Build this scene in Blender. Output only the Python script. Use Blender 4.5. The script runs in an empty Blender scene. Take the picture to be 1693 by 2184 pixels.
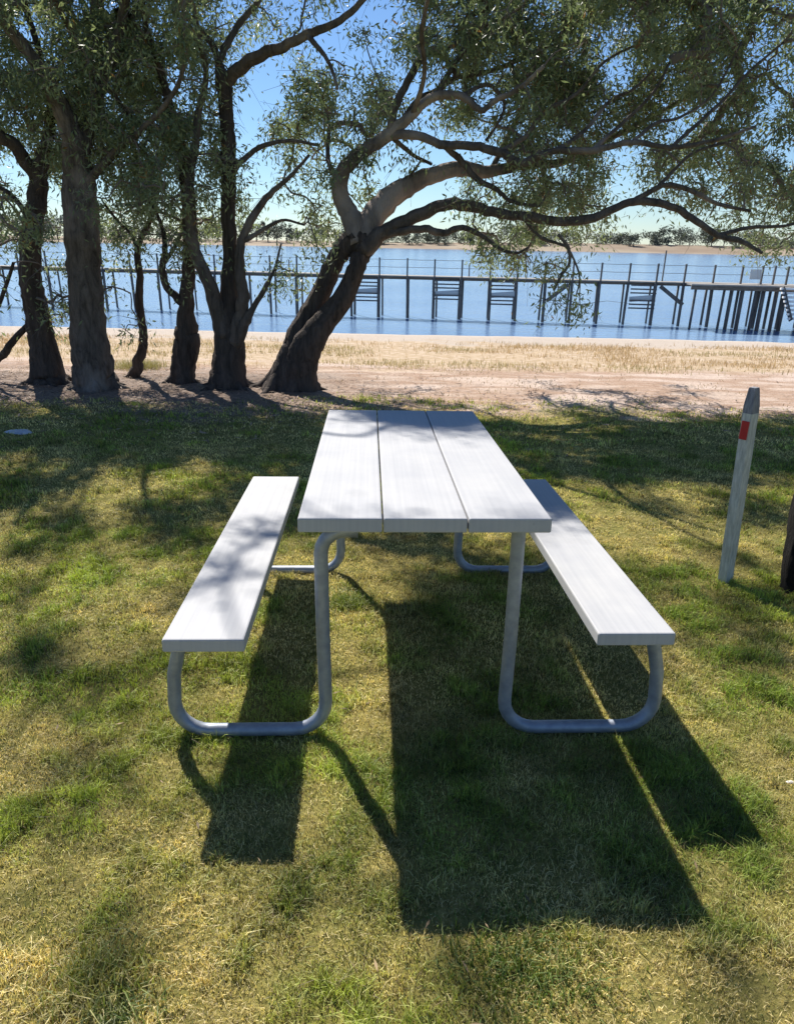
import bpy, math, random
import numpy as np
from mathutils import Vector, Matrix
rng = np.random.default_rng(7)
random.seed(7)
scene = bpy.context.scene
COL = scene.collection

# ------------------------------------------------------------------ camera, sky, sun, exposure
SL = math.radians(1.47)                  # the lawn falls gently towards the lake
FPX, CX, CY = 1500.0, 846.5, 1092.0      # focal length and centre for a 1693 x 2184 picture
PITCH, ROLL, HC = math.radians(20.97), math.radians(1.0746), 1.4027
cF = np.array([0, math.cos(PITCH), -math.sin(PITCH)])
D0 = np.array([0, -math.sin(PITCH), -math.cos(PITCH)])
R0 = np.array([1.0, 0, 0])
cR = R0 * math.cos(ROLL) - D0 * math.sin(ROLL)
cD = R0 * math.sin(ROLL) + D0 * math.cos(ROLL)
CAMP = np.array([0, HC * math.sin(SL), HC * math.cos(SL)])
cam = bpy.data.cameras.new("camera"); camo = bpy.data.objects.new("camera", cam); COL.objects.link(camo)
M = Matrix.Identity(4)
for i in range(3):
    M[i][0] = cR[i]; M[i][1] = -cD[i]; M[i][2] = -cF[i]; M[i][3] = CAMP[i]
camo.matrix_world = M
cam.sensor_fit = 'VERTICAL'; cam.sensor_height = 24.0; cam.sensor_width = 24.0
cam.lens = 24.0 * FPX / 2184.0
cam.clip_start = 0.05; cam.clip_end = 6000
scene.camera = camo

def from_ground(P):                      # lawn frame -> world
    P = np.asarray(P, float); c, s = math.cos(SL), math.sin(SL)
    return np.stack([P[..., 0], P[..., 1] * c + P[..., 2] * s, -P[..., 1] * s + P[..., 2] * c], -1)
SUNV = from_ground(np.array([-0.4145, 0.8388, 1.0])); SUNV = SUNV / np.linalg.norm(SUNV)
elev = math.asin(SUNV[2]); azim = math.atan2(SUNV[0], SUNV[1])
sun = bpy.data.lights.new("sun", 'SUN'); suno = bpy.data.objects.new("sun", sun); COL.objects.link(suno)
sun.energy = 4.9; sun.angle = math.radians(0.5); sun.color = (1.0, 0.95, 0.86)
suno.rotation_mode = 'QUATERNION'
suno.rotation_quaternion = Vector(SUNV).to_track_quat('Z', 'Y')
suno.location = (0, 0, 20)
world = bpy.data.worlds.new("World"); scene.world = world; world.use_nodes = True
wn = world.node_tree; wn.nodes.clear()
sky = wn.nodes.new('ShaderNodeTexSky'); sky.sky_type = 'NISHITA'; sky.sun_disc = False
sky.sun_elevation = elev; sky.sun_rotation = azim; sky.altitude = 0; sky.air_density = 1.0; sky.dust_density = 0.0; sky.ozone_density = 4.0
bgn = wn.nodes.new('ShaderNodeBackground'); bgn.inputs[1].default_value = 0.062
won = wn.nodes.new('ShaderNodeOutputWorld')
tint = wn.nodes.new('ShaderNodeMix'); tint.data_type = 'RGBA'; tint.blend_type = 'MULTIPLY'; tint.inputs[0].default_value = 1.0
tint.inputs[7].default_value = (0.86, 0.98, 1.12, 1)
wn.links.new(sky.outputs[0], tint.inputs[6]); wn.links.new(tint.outputs[2], bgn.inputs[0]); wn.links.new(bgn.outputs[0], won.inputs[0])
scene.view_settings.view_transform = 'Standard'; scene.view_settings.look = 'None'
scene.view_settings.exposure = 0.78; scene.view_settings.gamma = 1.0
scene.cycles.max_bounces = 6; scene.cycles.transparent_max_bounces = 8
scene.cycles.use_denoising = True

# ------------------------------------------------------------------ projection helpers (used to lay out the plan)
def ray(u, v):
    a, b = (u - CX) / FPX, (v - CY) / FPX
    return a * cR + b * cD + cF
def at_y(u, v, y):
    d = ray(u, v); return CAMP + d * ((y - CAMP[1]) / d[1])
def at_z(u, v, z):
    d = ray(u, v); return CAMP + d * ((z - CAMP[2]) / d[2])
def at_ground(u, v, h=0.0):
    d = ray(u, v); n = np.array([0, math.sin(SL), math.cos(SL)])
    return CAMP + d * ((h - n @ CAMP) / (n @ d))
def project(P):
    Q = np.asarray(P, float) - CAMP
    dd = Q @ cF
    return CX + FPX * (Q @ cR) / dd, CY + FPX * (Q @ cD) / dd, dd
def ground_z(y): return -np.asarray(y) * math.tan(SL)

# ------------------------------------------------------------------ object helpers
def link(o, parent=None):
    COL.objects.link(o)
    if parent is not None: o.parent = parent
    return o
def tag(o, label=None, cat=None, group=None, kind=None):
    if label: o['label'] = label
    if cat: o['category'] = cat
    if group: o['group'] = group
    if kind: o['kind'] = kind
    return o
def empty(name, loc, label, cat, group=None):
    o = bpy.data.objects.new(name, None); o.location = loc; o.empty_display_size = 0.1; link(o)
    return tag(o, label, cat, group)
def np_mesh(name, verts, faces, mat, parent=None, cols=None, smooth=False, extra=None):
    """verts (n,3); faces: list of arrays (m,k)"""
    me = bpy.data.meshes.new(name)
    verts = np.asarray(verts, np.float32)
    if parent is not None:               # parents here are unrotated empties
        verts = verts - np.asarray(parent.location, np.float32)
    fl = [np.asarray(f, np.int32) for f in faces if len(f)]
    me.vertices.add(len(verts)); me.vertices.foreach_set('co', verts.ravel())
    nl = sum(f.size for f in fl); npoly = sum(len(f) for f in fl)
    me.loops.add(nl); me.loops.foreach_set('vertex_index', np.concatenate([f.ravel() for f in fl]))
    me.polygons.add(npoly)
    tot = np.concatenate([np.full(len(f), f.shape[1], np.int32) for f in fl])
    st = np.concatenate([[0], np.cumsum(tot)[:-1]]).astype(np.int32)
    me.polygons.foreach_set('loop_start', st); me.polygons.foreach_set('loop_total', tot)
    me.polygons.foreach_set('use_smooth', np.full(npoly, bool(smooth)))
    if cols is not None:
        at = me.attributes.new('col', 'FLOAT_COLOR', 'POINT')
        c4 = np.ones((len(verts), 4), np.float32); c4[:, :3] = cols
        at.data.foreach_set('color', c4.ravel())
    me.update(calc_edges=True); me.validate()
    me.materials.append(mat)
    return link(bpy.data.objects.new(name, me), parent)
class MB:
    def __init__(s): s.v = []; s.q = []; s.t = []; s.n = 0
    def add(s, v, q=(), t=()):
        v = np.asarray(v, float)
        if len(q): s.q.append(np.asarray(q, int) + s.n)
        if len(t): s.t.append(np.asarray(t, int) + s.n)
        s.v.append(v); s.n += len(v)
    def box(s, c, size, R=None, bev=0.0):
        hx, hy, hz = np.asarray(size, float) / 2
        if bev <= 0:
            v = np.array([[x, y, z] for x in (-hx, hx) for y in (-hy, hy) for z in (-hz, hz)])
            q = [[0, 1, 3, 2], [4, 6, 7, 5], [0, 4, 5, 1], [2, 3, 7, 6], [0, 2, 6, 4], [1, 5, 7, 3]]
            if R is not None: v = v @ np.asarray(R).T
            s.add(v + np.asarray(c), q)
        else:
            # rounded-profile box: stack of chamfered rings along z
            b = bev; rings = []
            for z, ins in ((-hz, b), (-hz + b * .3, b * .3), (-hz + b, 0), (hz - b, 0), (hz - b * .3, b * .3), (hz, b)):
                x, y = hx - ins, hy - ins; c2 = b * 0.6
                ring = [[-x + c2, -y, z], [x - c2, -y, z], [x, -y + c2, z], [x, y - c2, z], [x - c2, y, z], [-x + c2, y, z], [-x, y - c2, z], [-x, -y + c2, z]]
                rings.append(ring)
            v = np.array(rings).reshape(-1, 3); q = []
            for i in range(5):
                for k in range(8):
                    k2 = (k + 1) % 8
                    q.append([i * 8 + k, i * 8 + k2, (i + 1) * 8 + k2, (i + 1) * 8 + k])
            v = np.vstack([v, [[0, 0, -hz]], [[0, 0, hz]]])
            t = [[48, (k + 1) % 8, k] for k in range(8)] + [[49, 40 + k, 40 + (k + 1) % 8] for k in range(8)]
            if R is not None: v = v @ np.asarray(R).T
            s.add(v + np.asarray(c), q, t)
    def bar(s, a, b, w, h=None):
        a = np.asarray(a, float); b = np.asarray(b, float); h = h or w
        d = b - a; L = np.linalg.norm(d); d = d / L
        up = np.array([0, 0, 1.0]) if abs(d[2]) < .95 else np.array([0, 1.0, 0])
        x = np.cross(d, up); x /= np.linalg.norm(x); z = np.cross(x, d)
        s.box((a + b) / 2, (w, L, h), np.stack([x, d, z], 1))
    def tube(s, P, r, n=8, cap=True, rough=0.0, seed=0, flute=0.0):
        P = np.asarray(P, float); m = len(P); r = np.full(m, r) if np.isscalar(r) else np.asarray(r, float)
        T = np.gradient(P, axis=0); T /= np.linalg.norm(T, axis=1)[:, None] + 1e-9
        N = np.zeros_like(P); ref = np.array([1.0, 0, 0]) if abs(T[0][0]) < .9 else np.array([0, 1.0, 0])
        nn = ref - T[0] * (ref @ T[0]); nn /= np.linalg.norm(nn); N[0] = nn
        for i in range(1, m):
            nn = N[i - 1] - T[i] * (N[i - 1] @ T[i]); N[i] = nn / (np.linalg.norm(nn) + 1e-9)
        B = np.cross(T, N); a = np.arange(n) * 2 * math.pi / n
        rr = np.repeat(r[:, None], n, 1)
        if rough or flute:
            g = np.random.default_rng(seed); ph = g.uniform(0, 6.28, 4)
            i = np.arange(m)[:, None]
            rr = rr * (1 + flute * (np.sin(3 * a + ph[0] + i * .13) * .6 + np.sin(5 * a + ph[1] - i * .09) * .4 + .4 * np.sin(9 * a + ph[2] + i * .2)) + rough * g.normal(0, 1, (m, n)))
        V = P[:, None] + rr[..., None] * (np.cos(a)[None, :, None] * N[:, None] + np.sin(a)[None, :, None] * B[:, None])
        idx = np.arange(m * n).reshape(m, n); j = np.roll(idx, -1, 1)
        q = np.stack([idx[:-1], j[:-1], j[1:], idx[1:]], -1).reshape(-1, 4)
        V = V.reshape(-1, 3); t = []
        if cap:
            V = np.vstack([V, P[:1], P[-1:]])
            t = [[m * n, j[0][k], idx[0][k]] for k in range(n)] + [[m * n + 1, idx[-1][k], j[-1][k]] for k in range(n)]
        s.add(V, q, t)
    def build(s, name, mat, parent=None, smooth=False, cols=None):
        return np_mesh(name, np.vstack(s.v), ([np.vstack(s.q)] if s.q else []) + ([np.vstack(s.t)] if s.t else []), mat, parent, cols, smooth)
def smooth_path(P, k=6):                 # Catmull-Rom through points of any dimension
    P = np.asarray(P, float)
    if len(P) < 3: return np.array([P[0] + (P[-1] - P[0]) * t for t in np.linspace(0, 1, k + 1)])
    Q = np.vstack([2 * P[0] - P[1], P, 2 * P[-1] - P[-2]]); out = []
    for i in range(1, len(Q) - 2):
        for t in np.arange(k) / k:
            a, b, c, d = Q[i - 1], Q[i], Q[i + 1], Q[i + 2]
            out.append(.5 * (2 * b + (c - a) * t + (2 * a - 5 * b + 4 * c - d) * t * t + (-a + 3 * b - 3 * c + d) * t ** 3))
    out.append(P[-1]); return np.array(out)
_h = np.random.default_rng(11).random((256, 256))
def vnoise(x, y, s=1.0, o=0.0):
    x = np.asarray(x) * s + o + 1000; y = np.asarray(y) * s + o * 1.7 + 1000
    xi = np.floor(x).astype(int); yi = np.floor(y).astype(int); fx = x - xi; fy = y - yi
    fx = fx * fx * (3 - 2 * fx); fy = fy * fy * (3 - 2 * fy)
    g = lambda i, j: _h[i % 256, j % 256]
    return (g(xi, yi) * (1 - fx) + g(xi + 1, yi) * fx) * (1 - fy) + (g(xi, yi + 1) * (1 - fx) + g(xi + 1, yi + 1) * fx) * fy
def fbm(x, y, s=1.0, o=0.0): return (vnoise(x, y, s, o) * .5 + vnoise(x, y, s * 2.1, o + 7) * .3 + vnoise(x, y, s * 4.3, o + 13) * .2)

# ------------------------------------------------------------------ materials
def mat(name, color=(.5, .5, .5), rough=.6, metal=0.0, spec=.5):
    m = bpy.data.materials.new(name); m.use_nodes = True
    b = m.node_tree.nodes['Principled BSDF']
    b.inputs['Base Color'].default_value = (*color, 1); b.inputs['Roughness'].default_value = rough
    b.inputs['Metallic'].default_value = metal; b.inputs['Specular IOR Level'].default_value = spec
    return m, m.node_tree, b
def noise(nt, scale, detail=4, vec=None, rough=.55, dist=0.0):
    n = nt.nodes.new('ShaderNodeTexNoise'); n.inputs['Scale'].default_value = scale; n.inputs['Detail'].default_value = detail
    n.inputs['Roughness'].default_value = rough; n.inputs['Distortion'].default_value = dist
    if vec is not None: nt.links.new(vec, n.inputs['Vector'])
    return n
def ramp(nt, fac, stops):
    r = nt.nodes.new('ShaderNodeValToRGB'); e = r.color_ramp.elements
    while len(e) < len(stops): e.new(.5)
    for el, (p, c) in zip(e, stops): el.position = p; el.color = (*c, 1)
    nt.links.new(fac, r.inputs[0]); return r
def coords(nt, scale=(1, 1, 1), kind='Object'):
    t = nt.nodes.new('ShaderNodeTexCoord'); mp = nt.nodes.new('ShaderNodeMapping')
    mp.inputs['Scale'].default_value = scale; nt.links.new(t.outputs[kind], mp.inputs[0]); return mp.outputs[0]
def bump(nt, b, h, strength=.5, dist=.01):
    n = nt.nodes.new('ShaderNodeBump'); n.inputs['Strength'].default_value = strength; n.inputs['Distance'].default_value = dist
    nt.links.new(h, n.inputs['Height']); nt.links.new(n.outputs[0], b.inputs['Normal']); return n
def mix(nt, fac, a, b, mode='MIX'):
    n = nt.nodes.new('ShaderNodeMix'); n.data_type = 'RGBA'; n.blend_type = mode
    for sock, v in ((n.inputs[0], fac), (n.inputs[6], a), (n.inputs[7], b)):
        if hasattr(v, 'is_output'): nt.links.new(v, sock)
        else: sock.default_value = v if not isinstance(v, tuple) else (*v, 1)
    return n.outputs[2]
def math_(nt, op, a, b=0.0):
    n = nt.nodes.new('ShaderNodeMath'); n.operation = op
    for i, v in enumerate((a, b)):
        if hasattr(v, 'is_output'): nt.links.new(v, n.inputs[i])
        else: n.inputs[i].default_value = v
    return n.outputs[0]

def bark_mat(name, dark, light, stretch=(9, 9, 1.6), shift=0.5):
    m, nt, b = mat(name, rough=.9, spec=.2)
    v = coords(nt, stretch); n1 = noise(nt, 2.0, 8, v, .65, .6)
    v2 = coords(nt, (1, 1, .6)); n2 = noise(nt, 2.2, 4, v2)
    c1 = ramp(nt, n1.outputs[0], [(.3, dark), (.7, light)])
    c2 = mix(nt, ramp(nt, n2.outputs[0], [(shift - .08, (0, 0, 0)), (shift + .12, (1, 1, 1))]).outputs[0], c1.outputs[0], tuple(min(1, x * 1.7 + .03) for x in light))
    nt.links.new(c2, b.inputs['Base Color']); n3 = noise(nt, 16, 6, coords(nt, (3, 3, 1)), .7)
    bump(nt, b, math_(nt, 'ADD', n1.outputs[0], math_(nt, 'MULTIPLY', n3.outputs[0], .5)), 1.0, .045)
    return m
M_BARK = bark_mat('rough_bark', (.04, .032, .028), (.14, .11, .095), shift=.72)
M_BARK_PALE = bark_mat('pale_bark', (.085, .07, .06), (.23, .19, .165), (6, 6, 1.5), shift=.5)
M_BARK_FLAKY = bark_mat('flaking_bark', (.06, .05, .043), (.23, .19, .165), (9, 9, 2.4), shift=.62)
M_LIMB = bark_mat('limb_bark', (.065, .054, .046), (.2, .165, .145), (6, 6, 1.5), shift=.6)
M_BARK_DARK = bark_mat('dark_bark', (.008, .007, .007), (.02, .017, .016), shift=.9)
m, nt, b = mat('twig_bark', (.17, .14, .125), .85); M_TWIG = m

def leaf_mat(name, transl=.4, rough=.45, tc_=(1.0, 1.0, .55)):
    m = bpy.data.materials.new(name); m.use_nodes = True; nt = m.node_tree; nt.nodes.clear()
    a = nt.nodes.new('ShaderNodeAttribute'); a.attribute_name = 'col'
    d = nt.nodes.new('ShaderNodeBsdfPrincipled'); d.inputs['Roughness'].default_value = rough; d.inputs['Specular IOR Level'].default_value = .45
    t = nt.nodes.new('ShaderNodeBsdfTranslucent'); mx = nt.nodes.new('ShaderNodeMixShader'); o = nt.nodes.new('ShaderNodeOutputMaterial')
    mx.inputs[0].default_value = transl
    tc = mix(nt, 1.0, a.outputs['Color'], tc_, 'MULTIPLY')
    nt.links.new(a.outputs['Color'], d.inputs['Base Color']); nt.links.new(tc, t.inputs[0])
    nt.links.new(d.outputs[0], mx.inputs[1]); nt.links.new(t.outputs[0], mx.inputs[2]); nt.links.new(mx.outputs[0], o.inputs[0])
    return m
M_LEAF = leaf_mat('gum_leaf', .42, .4, (1, 1, .72))
M_GRASS = leaf_mat('grass_blade', .35, .6)
M_STRAW = leaf_mat('straw_blade', .3, .7, (1, .92, .75))

# ground: turf thatch near, litter under the trees, pink sand, dry grass, pale sand lip, lake bed, far paddock
GB = 1.45
m, nt, b = mat('ground_soil', rough=.95, spec=.1); M_GROUND = m
geo = nt.nodes.new('ShaderNodeNewGeometry'); sep = nt.nodes.new('ShaderNodeSeparateXYZ'); nt.links.new(geo.outputs['Position'], sep.inputs[0])
P = geo.outputs['Position']
mpn = nt.nodes.new('ShaderNodeMapping'); mpn.inputs['Scale'].default_value = (.45, 1.2, 1); nt.links.new(P, mpn.inputs[0])
nB = noise(nt, 1.6, 6, mpn.outputs[0]); nF = noise(nt, 38, 6, P, .7); nM = noise(nt, 7, 6, P, .65); nL = noise(nt, .9, 5, P)
turf = ramp(nt, nF.outputs[0], [(.25, (.08, .075, .025)), (.5, (.24, .22, .07)), (.62, (.44, .38, .14)), (.8, (.66, .54, .26))])
turf2 = ramp(nt, nM.outputs[0], [(.35, (.15, .19, .035)), (.65, (.42, .37, .12))])
turfc = mix(nt, 1.0, mix(nt, .5, turf.outputs[0], turf2.outputs[0]), (.85, .8, .8), 'MULTIPLY')
pink = ramp(nt, nF.outputs[0], [(.3, (.38, .29, .24)), (.5, (.58, .46, .39)), (.7, (.7, .58, .5))])
pink2 = ramp(nt, nB.outputs[0], [(.4, (1, 1, 1)), (.52, (.68, .58, .5)), (.62, (.98, .97, .95)), (.75, (.8, .7, .62))])
pinkc = mix(nt, 1.0, pink.outputs[0], pink2.outputs[0], 'MULTIPLY')
straw = ramp(nt, nM.outputs[0], [(.3, (.36, .26, .16)), (.5, (.5, .38, .26)), (.7, (.6, .49, .39))])
pale = ramp(nt, nF.outputs[0], [(.3, (.4, .33, .27)), (.7, (.58, .5, .43))])
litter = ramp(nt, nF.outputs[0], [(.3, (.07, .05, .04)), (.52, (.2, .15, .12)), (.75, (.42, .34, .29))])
yy = math_(nt, 'ADD', sep.outputs[1], math_(nt, 'MULTIPLY', math_(nt, 'SUBTRACT', nB.outputs[0], .5), 3.2))
def zone(lo, hi, src=None):
    r = nt.nodes.new('ShaderNodeMapRange'); r.inputs[1].default_value = lo; r.inputs[2].default_value = hi
    nt.links.new(yy if src is None else src, r.inputs[0]); return r.outputs[0]
c = mix(nt, zone(6.7, 7.2), turfc, pinkc)
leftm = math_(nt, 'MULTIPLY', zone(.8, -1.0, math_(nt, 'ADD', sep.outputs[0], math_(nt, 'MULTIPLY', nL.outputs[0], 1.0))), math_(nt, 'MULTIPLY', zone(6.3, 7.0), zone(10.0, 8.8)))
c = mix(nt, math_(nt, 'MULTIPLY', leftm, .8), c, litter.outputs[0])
c = mix(nt, zone(9.9, 10.6), c, straw.outputs[0])
c = mix(nt, zone(13.3, 13.8), c, pale.outputs[0])
c = mix(nt, zone(17, 19), c, (.16, .14, .1))
farc = ramp(nt, noise(nt, .02, 5, P).outputs[0], [(.35, (.25, .19, .14)), (.6, (.34, .28, .21))])
c = mix(nt, zone(420, 480), c, farc.outputs[0])
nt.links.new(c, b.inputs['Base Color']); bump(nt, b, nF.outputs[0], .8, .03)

# water
m, nt, b = mat('lake_water', (.24, .36, .5), .12, spec=.5); M_WATER = m
b.inputs['IOR'].default_value = 1.33
v = coords(nt, (1, 1, 1)); mp = nt.nodes.new('ShaderNodeMapping'); mp.inputs['Scale'].default_value = (.5, 1.6, 1); nt.links.new(v, mp.inputs[0])
n1 = noise(nt, 1.3, 5, mp.outputs[0], .6); n2 = noise(nt, .13, 3, mp.outputs[0])
h = math_(nt, 'ADD', n1.outputs[0], math_(nt, 'MULTIPLY', n2.outputs[0], 1.5))
bump(nt, b, h, .5, .14)
c = ramp(nt, noise(nt, .05, 4, mp.outputs[0]).outputs[0], [(.35, (.15, .25, .42)), (.65, (.2, .31, .48))]); nt.links.new(c.outputs[0], b.inputs['Base Color'])

# satin aluminium planks
m, nt, b = mat('satin_aluminium', (.5, .5, .52), .7, .0, .2); M_ALU = m
v = coords(nt, (1, 1, 1)); mp = nt.nodes.new('ShaderNodeMapping'); mp.inputs['Scale'].default_value = (60, .8, 1); nt.links.new(v, mp.inputs[0])
n1 = noise(nt, 1.6, 4, mp.outputs[0]); n2 = noise(nt, 5, 5, v, .6)
c = mix(nt, .5, ramp(nt, n1.outputs[0], [(.3, (.38, .38, .4)), (.7, (.475, .47, .475))]).outputs[0], ramp(nt, n2.outputs[0], [(.3, (.36, .37, .4)), (.65, (.475, .475, .475))]).outputs[0])
vo = nt.nodes.new('ShaderNodeTexVoronoi'); vo.inputs['Scale'].default_value = 11; nt.links.new(v, vo.inputs[0])
sp = ramp(nt, vo.outputs['Distance'], [(.035, (.35, .32, .28)), (.06, (1, 1, 1))])
c = mix(nt, ramp(nt, noise(nt, 2.5, 2, v).outputs[0], [(.52, (0, 0, 0)), (.56, (1, 1, 1))]).outputs[0], c, mix(nt, 1.0, c, sp.outputs[0], 'MULTIPLY'))
nt.links.new(c, b.inputs['Base Color'])
wv = nt.nodes.new('ShaderNodeTexWave'); wv.wave_type = 'BANDS'; wv.bands_direction = 'X'; wv.inputs['Scale'].default_value = 26; wv.inputs['Distortion'].default_value = 0; nt.links.new(v, wv.inputs[0])
rr = ramp(nt, n2.outputs[0], [(.3, (.6, .6, .6)), (.7, (.75, .75, .75))]); nt.links.new(rr.outputs[0], b.inputs['Roughness'])
bump(nt, b, wv.outputs[0], .06, .0008)
m, nt, b = mat('galvanised_tube', (.5, .51, .54), .5, .45); M_GALV = m
n1 = noise(nt, 30, 4, coords(nt)); c = ramp(nt, n1.outputs[0], [(.3, (.24, .27, .33)), (.7, (.36, .39, .45))]); nt.links.new(c.outputs[0], b.inputs['Base Color'])
m, nt, b = mat('zinc_bolt', (.7, .7, .7), .3, .8); M_BOLT = m

def wood_mat(name, dark, light, sc=(4, 4, 30)):
    m, nt, b = mat(name, rough=.85, spec=.25)
    n1 = noise(nt, 3, 6, coords(nt, sc), .65)
    c = ramp(nt, n1.outputs[0], [(.3, dark), (.7, light)]); nt.links.new(c.outputs[0], b.inputs['Base Color']); bump(nt, b, n1.outputs[0], .5, .004)
    return m
M_PILE = wood_mat('weathered_pile', (.07, .07, .07), (.2, .185, .17), (3, 3, .6))
M_DECK = wood_mat('grey_deck_timber', (.22, .2, .18), (.42, .39, .35), (.6, 6, 6))
M_BEAM = wood_mat('brown_deck_beam', (.09, .075, .06), (.22, .18, .14), (.6, 6, 6))
M_WHITEWD = wood_mat('pale_glint_timber', (.7, .68, .66), (.85, .84, .82), (1, 6, 6))  # stair: pale tone stands in for water glint between slats; scrap: plain white
M_STAKE = wood_mat('flaking_white_paint', (.34, .35, .32), (.68, .68, .62), (30, 30, 5))
M_STAKETIP = wood_mat('bare_grey_timber', (.13, .13, .15), (.32, .32, .34), (30, 30, 5))
m, nt, b = mat('red_reflector', (.42, .012, .02), .35); M_RED = m
m, nt, b = mat('grey_screen_panel', (.55, .6, .62), .7); M_PANEL = m
m, nt, b = mat('rail_wire', (.2, .2, .2), .5, .5); M_WIRE = m

# ------------------------------------------------------------------ ground, lake, far shore
LAKEZ = -2.65
def terrain(x, y):
    z = ground_z(np.clip(y, -60, 15.0))
    near = np.clip(1 - np.abs(y - 4) / 60, 0, 1)
    z = z + (fbm(x, y, .9) - .5) * .05 * near * np.clip((y - 4) / 3, 0, 1) + (fbm(x, y, 5) - .5) * .012 * near
    edge = 15.1 + (vnoise(x, y * 0, .35) - .5) * .5
    t = np.clip((y - edge) / 3.0, 0, 1)
    z = z - t * 3.2
    z = np.where(y > 300, -3.8, z)
    far_rise = np.clip((y - 560 - (vnoise(x, 0 * y, .01) - .5) * 10) / 55, 0, 1)
    right = np.clip((x + 40) / 160, 0, 1)
    z = np.where(y > 300, -3.8 + np.clip((y - 540) / 15, 0, 1) * 1.55 + far_rise * (2.5 + 3.2 * right), z)
    return z
ys = np.concatenate([[-400, -150, -60, -25, -10, -5], np.arange(-3, 0.4, .4), np.arange(.4, 9, .1), np.arange(9, 20, .2), [22, 26, 34, 60, 150, 300, 301, 440], np.arange(530, 625, 3.0), [640, 700, 800, 1200, 2500, 5000]])
xs = np.concatenate([[-5000, -2500, -1200, -700], np.arange(-500, -60, 20), [-50, -35, -25, -18, -13], np.arange(-10, 10.01, .16), [13, 18, 25, 35, 50], np.arange(60, 501, 20), [700, 1200, 2500, 5000]])
X, Y = np.meshgrid(xs, ys); Z = terrain(X, Y)
V = np.stack([X, Y, Z], -1).reshape(-1, 3); ny, nx = X.shape
idx = np.arange(nx * ny).reshape(ny, nx)
Q = np.stack([idx[:-1, :-1], idx[:-1, 1:], idx[1:, 1:], idx[1:, :-1]], -1).reshape(-1, 4)
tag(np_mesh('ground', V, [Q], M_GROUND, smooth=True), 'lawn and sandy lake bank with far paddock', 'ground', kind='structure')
tag(np_mesh('lake_water', [[-5000, 15.3, LAKEZ], [5000, 15.3, LAKEZ], [5000, 590, LAKEZ], [-5000, 590, LAKEZ]], [[[0, 1, 2, 3]]], M_WATER), 'calm blue lake behind the jetty', 'lake', kind='structure')

# ------------------------------------------------------------------ picnic table (lawn frame: rotated with the slope)
TX, TY, TYAW = 0.0797, 1.7874, math.radians(-2.4938)
TW, TL, BW, BO, TH, BH = 0.6977, 1.5598, 0.2234, 0.718, 0.75, 0.424
table = empty('picnic_table', (0, 0, 0), 'silver aluminium picnic table with two attached benches standing on the lawn', 'picnic table')
table.location = from_ground([TX, TY, 0])
table.rotation_euler = (-SL - math.radians(.5616), 0, -TYAW)
def tpart(name, mb, mt, smooth=False):
    o = np_mesh(name, np.vstack(mb.v), ([np.vstack(mb.q)] if mb.q else []) + ([np.vstack(mb.t)] if mb.t else []), mt, None, None, smooth)
    o.parent = table; return o
pw = TW / 3 - .004
for k in range(3):
    mb = MB(); mb.box(((k - 1) * TW / 3, TL / 2, TH - .021), (pw, TL, .042), bev=.0045); tpart('tabletop_plank', mb, M_ALU)
for sx in (-1, 1):
    mb = MB(); x = sx * (BO - BW / 2); mb.box((x, (TL - .05) / 2 - .025, BH - .02), (BW, TL + (.05 if sx < 0 else .0), .04), bev=.005); tpart('bench_seat', mb, M_ALU)
def arc(c, r, a0, a1, n=7):
    return [(c[0] + r * math.cos(math.radians(a)), c[1] + r * math.sin(math.radians(a))) for a in np.linspace(a0, a1, n)]
TR = .0205
for yb in (.075, 1.31):
    for sx in (-1, 1):
        xo, xi = .745, .285 if sx < 0 else .27
        r = .1; zb = TR + .004
        pts = []
        # short run under the bench, outer leg, foot, inner leg, bend under the top
        pts += [(xo - .05, BH - .042), (xo - .03, BH - .1), (xo - .006, BH - .2)]
        pts += arc((xo - r, zb + r), r, 0, -90); pts += arc((xi + r, zb + r), r, -90, -180)
        rt = .07
        pts += [(xi + .004, .35)]
        if sx < 0:
            pts += arc((xi - rt + .006, TH - .042 - TR - rt), rt, 0, 90, 6); pts += [(xi - rt - .03, TH - .042 - TR)]
        else: pts += [(xi + .004, TH - .06), (xi + .004, TH - .043)]
        P3 = np.array([(sx * a, yb, z) for a, z in pts])
        mb = MB(); mb.tube(P3, TR, 16); tpart('leg_frame', mb, M_GALV, True)
    mb = MB()
    mb.box((0, yb + .06, TH - .047), (TW - .1, .05, .01)); tpart('top_bracket', mb, M_GALV)
    for sx in (-1, 1):
        mb = MB(); mb.box((sx * (BO - BW / 2), yb, BH - .0475), (BW - .05, .045, .014)); o = tpart('bench_bracket', mb, M_GALV)
        for dx in (-.07, .055):
            mb = MB(); mb.tube([(sx * (BO - BW / 2) + dx, yb, BH - .052), (sx * (BO - BW / 2) + dx, yb, BH - .072)], .009, 6); tpart('bolt', mb, M_BOLT)
# long rail tying each bench to the frame and diagonal brace under the top
for sx in (-1, 1):
    mb = MB(); mb.bar((0.0, .70 , TH - .06), (0.0, 1.31 - .03, .5), .03, .006) if sx < 0 else mb.bar((0.0, .66, TH - .06), (0.0, .125 + .03, .6), .03, .006)
    # kept short so that it hides behind the planks
mb = MB(); mb.box((0, TL / 2, TH - .06), (.045, TL - .3, .014)); tpart('centre_rail', mb, M_GALV)

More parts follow.
